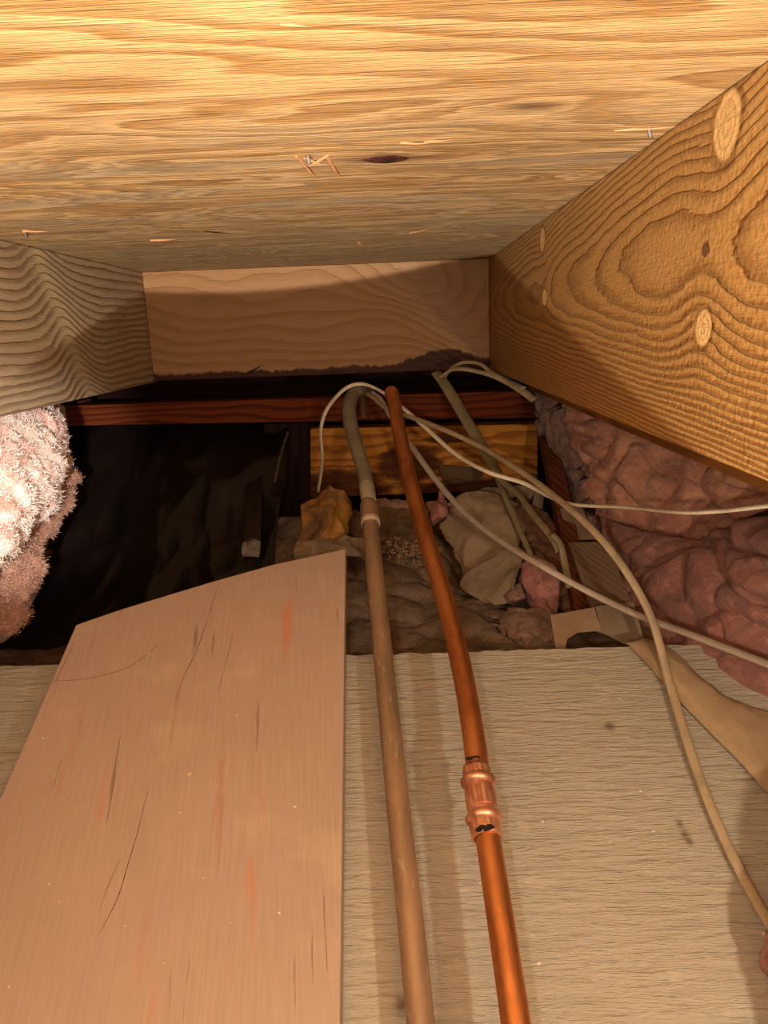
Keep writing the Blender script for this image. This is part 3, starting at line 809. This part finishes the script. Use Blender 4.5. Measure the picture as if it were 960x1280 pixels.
# ================================================================== RUBBLE IN THE POCKET
wool = mat_simple('grey_brown_wool', (0.25, 0.18, 0.125), (0.15, 0.105, 0.07), 34, .95, .004, .1, det=6, fine=.5)
kraft = mat_simple('kraft_paper', (0.36, 0.25, 0.155), (0.27, 0.185, 0.115), 22, .75, .0012, .25)
kraft2 = mat_simple('greyed_kraft_paper', (0.30, 0.215, 0.14), (0.24, 0.17, 0.11), 22, .8, .0012, .2)
g = G([[(330, 640, 1.00), (430, 640, 1.00), (520, 640, .98), (620, 640, .96), (720, 660, .92), (800, 700, .88)],
       [(330, 700, .86), (430, 700, .86), (520, 700, .88), (620, 715, .89), (720, 720, .88), (800, 740, .86)],
       [(330, 765, .73), (430, 765, .72), (520, 765, .74), (620, 765, .755), (720, 780, .75), (800, 790, .74)],
       [(330, 850, .61), (430, 845, .61), (520, 840, .61), (620, 835, .61), (720, 832, .61), (800, 830, .61)]])
o = link('mineral_wool_batt', sheet_mesh(g, 34, 44, fluff(.007, 20, .008, (14, 9, 14), .25, 3.0), thick=.03), wool, None, True)
tag(o, 'grey-brown lumpy insulation filling the pocket behind the plywood edge', 'insulation')
def paper(name, rows, ku, kv, amp, s, mt, label, cat, thick=.0018, seed=0.0, en=.0008):
    o = link(name, sheet_mesh(G(rows), ku, kv, crumple(amp, s, seed), thick=thick, edge_noise=en), mt, None, False)
    for p in o.data.polygons: p.use_smooth = True
    return tag(o, label, cat)
paper('kraft_facing', [[(556, 640, .90), (578, 617, .91), (612, 616, .91), (648, 628, .90)],
                       [(548, 662, .88), (580, 655, .875), (618, 650, .87), (656, 660, .86)],
                       [(566, 690, .855), (585, 690, .845), (620, 680, .845), (650, 678, .845)],
                       [(580, 722, .84), (600, 712, .825), (626, 698, .83), (644, 686, .835)]], 14, 14, .006, 22, kraft,
      'tan paper-faced slab leaning behind the grey-white cable', 'paper')
paper('kraft_facing', [[(582, 716, .81), (610, 700, .81), (640, 682, .81), (656, 690, .81)],
                       [(576, 732, .80), (605, 725, .795), (636, 708, .795), (652, 705, .79)],
                       [(592, 744, .785), (612, 745, .775), (634, 730, .775), (646, 718, .775)],
                       [(612, 754, .775), (620, 755, .765), (634, 752, .765), (640, 738, .765)]], 12, 12, .003, 30, kraft2,
      'greyish rounded paper flap below the tan paper-faced slab', 'paper')
paper('kraft_facing', [[(600, 612, .955), (640, 606, .95), (680, 612, .93)], [(622, 628, .94), (650, 630, .93), (678, 640, .92)], [(640, 655, .91), (655, 665, .90), (672, 678, .89)]],
      12, 12, .004, 40, kraft2, 'dusty grey paper edge below the orange block', 'paper')
yel = mat_simple('amber_stained_paper', (0.44, 0.20, 0.035), (0.20, 0.125, 0.065), 34, .45, .003, .5)
paper('crumpled_paper', [[(378, 632, .92), (396, 618, .915), (411, 605, .91), (424, 612, .91), (440, 628, .92)],
                         [(376, 650, .90), (395, 642, .885), (415, 635, .88), (430, 634, .89), (438, 642, .90)],
                         [(372, 672, .875), (395, 665, .86), (412, 662, .86), (426, 660, .865), (434, 664, .88)],
                         [(370, 692, .86), (392, 690, .85), (410, 686, .85), (424, 682, .855), (432, 676, .86)]], 12, 14, .006, 24, yel,
      'crumpled amber-stained paper behind the board tip', 'paper', seed=3)
paper('kraft_facing', [[(370, 676, .84), (400, 674, .835), (430, 670, .84), (470, 676, .85)], [(368, 694, .82), (400, 692, .815), (430, 684, .815), (468, 690, .83)],
                       [(372, 706, .81), (400, 704, .805), (430, 696, .805), (466, 698, .82)]], 12, 10, .004, 40, kraft2, 'folded grey paper lip under the crumpled amber paper', 'paper')
boxm = mat_simple('brown_dark_paper', (0.15, 0.085, 0.04), (0.09, 0.05, 0.025), 30, .7, .001)
paper('paper_fold', [[(470, 630, .93), (495, 632, .93), (520, 634, .92), (540, 634, .92)], [(470, 650, .91), (495, 650, .90), (520, 650, .90), (540, 650, .90)],
                     [(472, 676, .885), (495, 678, .88), (520, 676, .88), (540, 676, .88)]], 12, 12, .006, 26, boxm, 'dark brown folded paper between the two pipes', 'paper')
paper('paper_fold', [[(470, 622, .935), (500, 625, .93), (530, 630, .925)], [(470, 628, .925), (500, 631, .92), (530, 636, .915)], [(470, 634, .925), (500, 636, .92), (530, 641, .915)]],
      14, 6, .003, 50, mat_simple('pinkish_paper_lip', (.30, .17, .12), (.22, .13, .09)), 'pinkish paper edge crossing between the pipes', 'paper')
paper('paper_fold', [[(436, 634, .93), (450, 640, .93), (470, 650, .92)], [(432, 660, .91), (448, 664, .905), (468, 668, .90)], [(430, 678, .89), (446, 680, .885), (466, 682, .88)]],
      10, 10, .005, 30, boxm, 'dark brown folded paper left of the tarnished pipe', 'paper')
# shavings
shv = mat_simple('wood_shaving_pale', (0.50, 0.30, 0.17), (0.36, 0.19, 0.10), 120, .7)
sh0 = None
rnd = random.Random(5)
vs = []; fs = []
for i in range(170):
    c_ = at(rnd.gauss(508, 17), rnd.gauss(690, 7), .845 - abs(rnd.gauss(0, .012)))
    c_.z = c_.z + .004
    r = rnd.uniform(.001, .0035); a0 = rnd.uniform(0, 6.28); tw = rnd.uniform(2, 6)
    d = Vector((rnd.gauss(0, 1), rnd.gauss(0, 1), rnd.gauss(0, 1))).normalized(); e1 = d.cross(Vector((0, 0, 1))).normalized(); e2 = d.cross(e1)
    k = len(vs); n = 6
    for j in range(n):
        a = a0 + tw * j / n; p = c_ + e1 * math.cos(a) * r + e2 * math.sin(a) * r + d * j * .0005
        vs += [p - d * .0006, p + d * .0006]
    for j in range(n - 1): fs.append((k + 2 * j, k + 2 * j + 1, k + 2 * j + 3, k + 2 * j + 2))
tag(link('wood_shavings', mesh(vs, fs), shv), 'little heap of pale wood shavings between the two pipes', 'wood shavings', kind='stuff')
# pink tufts
pk = mat_pink('pink_tuft_fibre', (0.52, 0.22, 0.18), (0.42, 0.16, 0.14), (0.6, 0.34, 0.28), .5, 2.0, .003)
pkg = mat_pink('grey_pink_tuft_fibre', (0.33, 0.18, 0.135), (0.25, 0.14, 0.10), (0.42, 0.25, 0.19), .5, 2.0, .003)
def tuft(rows, mt, label, amp=.006, s=60, seed=0.0, ku=12, kv=12):
    o = link('insulation_tuft', sheet_mesh(G(rows), ku, kv, fluff(amp, s, amp * .4, fine=.3, seed=seed), back=(0, .02, -.01), edge_noise=.0015), mt, None, True)
    return tag(o, label, 'insulation')
tuft([[(532, 628, .90), (545, 620, .90), (560, 622, .90)], [(534, 640, .88), (547, 636, .87), (562, 638, .88)], [(538, 654, .87), (546, 650, .865), (556, 648, .87)]], pk, 'small pink insulation tuft just right of the copper pipe')
tuft([[(650, 700, .80), (672, 692, .79), (696, 700, .79)], [(648, 722, .775), (674, 720, .76), (700, 724, .77)], [(658, 742, .76), (678, 746, .74), (702, 750, .75)],
      [(676, 768, .73), (690, 772, .715), (704, 776, .73)], [(690, 796, .70), (698, 798, .69), (708, 800, .70)]], pk, 'rosy pink insulation tuft left of the torn cardboard', .006, 38, 1.0)
tuft([[(624, 738, .79), (634, 732, .78), (652, 728, .78)], [(626, 746, .77), (638, 744, .755), (656, 740, .76)], [(634, 754, .76), (644, 752, .75), (660, 748, .755)]], pkg, 'curled pink lip at the left end of the rosy tuft', .004, 70, 2.0)
tuft([[(622, 760, .75), (650, 756, .74), (680, 762, .73), (694, 780, .71)], [(618, 780, .72), (650, 774, .70), (682, 784, .69), (700, 800, .675)],
      [(622, 800, .69), (650, 794, .675), (684, 806, .66), (704, 816, .65)]], pkg, 'grey-pink roll of insulation just behind the plywood edge', .007, 34, 3.0, 16, 14)
tuft([[(636, 620, .92), (660, 622, .90), (684, 634, .89)], [(650, 665, .87), (676, 665, .85), (704, 672, .84)], [(664, 700, .84), (690, 702, .81), (712, 706, .80)],
      [(690, 740, .79), (706, 742, .765), (722, 744, .77)], [(700, 776, .74), (712, 778, .73), (724, 776, .735)]], brownI, 'brown fuzzy insulation wad beneath the olive cables', .009, 40, 4.0, 16, 22)
g = [[Vector((.188, .375, -.372)), Vector((.215, .40, -.36)), Vector((.26, .42, -.33)), Vector((.34, .42, -.30))],
     [Vector((.183, .33, -.36)), Vector((.195, .34, -.31)), Vector((.24, .35, -.25)), Vector((.34, .36, -.22))],
     [Vector((.178, .26, -.40)), Vector((.185, .25, -.30)), Vector((.23, .24, -.22)), Vector((.34, .24, -.19))],
     [Vector((.180, .18, -.44)), Vector((.19, .15, -.33)), Vector((.24, .13, -.25)), Vector((.34, .12, -.22))]]
g = [[p + Vector((.019, .0, -.006)) for p in r] for r in g]  # only the edge is in view; the bulk is added to shade the panel's right
o = link('insulation_batt', sheet_mesh(g, 16, 16, fluff(.006, 40, .002, seed=2.0), back=(.03, 0, -.06)), pk, None, True)
tag(o, 'pink insulation lump whose edge just shows at the bottom right corner, unseen bulk added for shade', 'insulation')

# cardboard and scrap wood on the right
card = mat_simple('cardboard', (0.31, 0.21, 0.13), (0.26, 0.17, 0.105), 30, .8, .0008)
cedge = mat_simple('cardboard_grey', (0.24, 0.175, 0.12), (0.19, 0.135, 0.09), 30, .8, .0008)
def slab(name, pts, mt, label, cat, off=(0, .003, -.001), bev=.0004, parent=None):
    o = link(name, prism_mesh([at(*p) for p in pts], Vector(off), bev), mt, parent)
    return tag(o, label, cat)
slab('cardboard_piece', [(688, 769, .650), (743, 759, .650), (752, 788, .636), (768, 797, .630), (745, 789, .634), (722, 791, .632), (709, 799, .629), (706, 814, .622), (695, 814, .622)],
     card, 'torn tan cardboard flap with a ragged hole beneath it', 'cardboard')
slab('cardboard_piece', [(744, 758, .656), (792, 752, .656), (806, 802, .628), (782, 806, .624), (752, 790, .636)], cedge, 'grey cardboard flap right of the tan torn flap', 'cardboard')
slab('wood_offcut', [(711, 678, .78), (746, 677, .78), (768, 700, .75), (792, 758, .69), (742, 764, .69), (728, 730, .73)], plain_wood('grey_brown_offcut', (0.23, 0.15, 0.10), (0.17, 0.11, 0.07), 'z', 130),
     'grey-brown wood offcut leaning right of the dark red batten', 'offcut', (0, .008, -.003))
slab('wood_offcut', [(700, 636, .84), (726, 632, .84), (748, 674, .80), (712, 676, .80)], mat_simple('tan_offcut', (0.25, 0.16, 0.10), (0.20, 0.13, 0.08), 50),
     'small tan offcut above the leaning grey-brown one', 'offcut', (0, .008, -.003))
slab('paper_scrap', [(795, 780, .66), (812, 785, .65), (822, 806, .62), (808, 806, .62)], boxm, 'small dark scrap under the crossing of the two cables', 'paper')
# long paper strip on the panel
kr = mat_simple('kraft_strip_paper', (0.40, 0.275, 0.16), (0.33, 0.225, 0.135), 14, .7, .001, .3)
rows = [[on_panel(782, 803, .006), on_panel(806, 828, .006), on_panel(836, 862, .006), on_panel(878, 906, .006), on_panel(922, 950, .006), on_panel(964, 996, .006), on_panel(1010, 1040, .006)],
        [on_panel(792, 802, .010), on_panel(822, 830, .013), on_panel(856, 862, .013), on_panel(896, 900, .012), on_panel(936, 942, .011), on_panel(975, 980, .010), on_panel(1016, 1015, .010)],
        [on_panel(800, 799, .008), on_panel(832, 816, .014), on_panel(868, 846, .014), on_panel(906, 876, .012), on_panel(940, 896, .011), on_panel(975, 912, .010), on_panel(1016, 930, .010)],
        [on_panel(808, 797, .006), on_panel(840, 812, .010), on_panel(880, 848, .008), on_panel(912, 872, .007), on_panel(944, 884, .006), on_panel(978, 893, .006), on_panel(1016, 905, .006)]]
tag(link('paper_strip', sheet_mesh(rows, 10, 8, crumple(.0012, 30), thick=.0012), kr, None, True), 'long tan kraft paper strip lying across the right of the panel', 'paper')
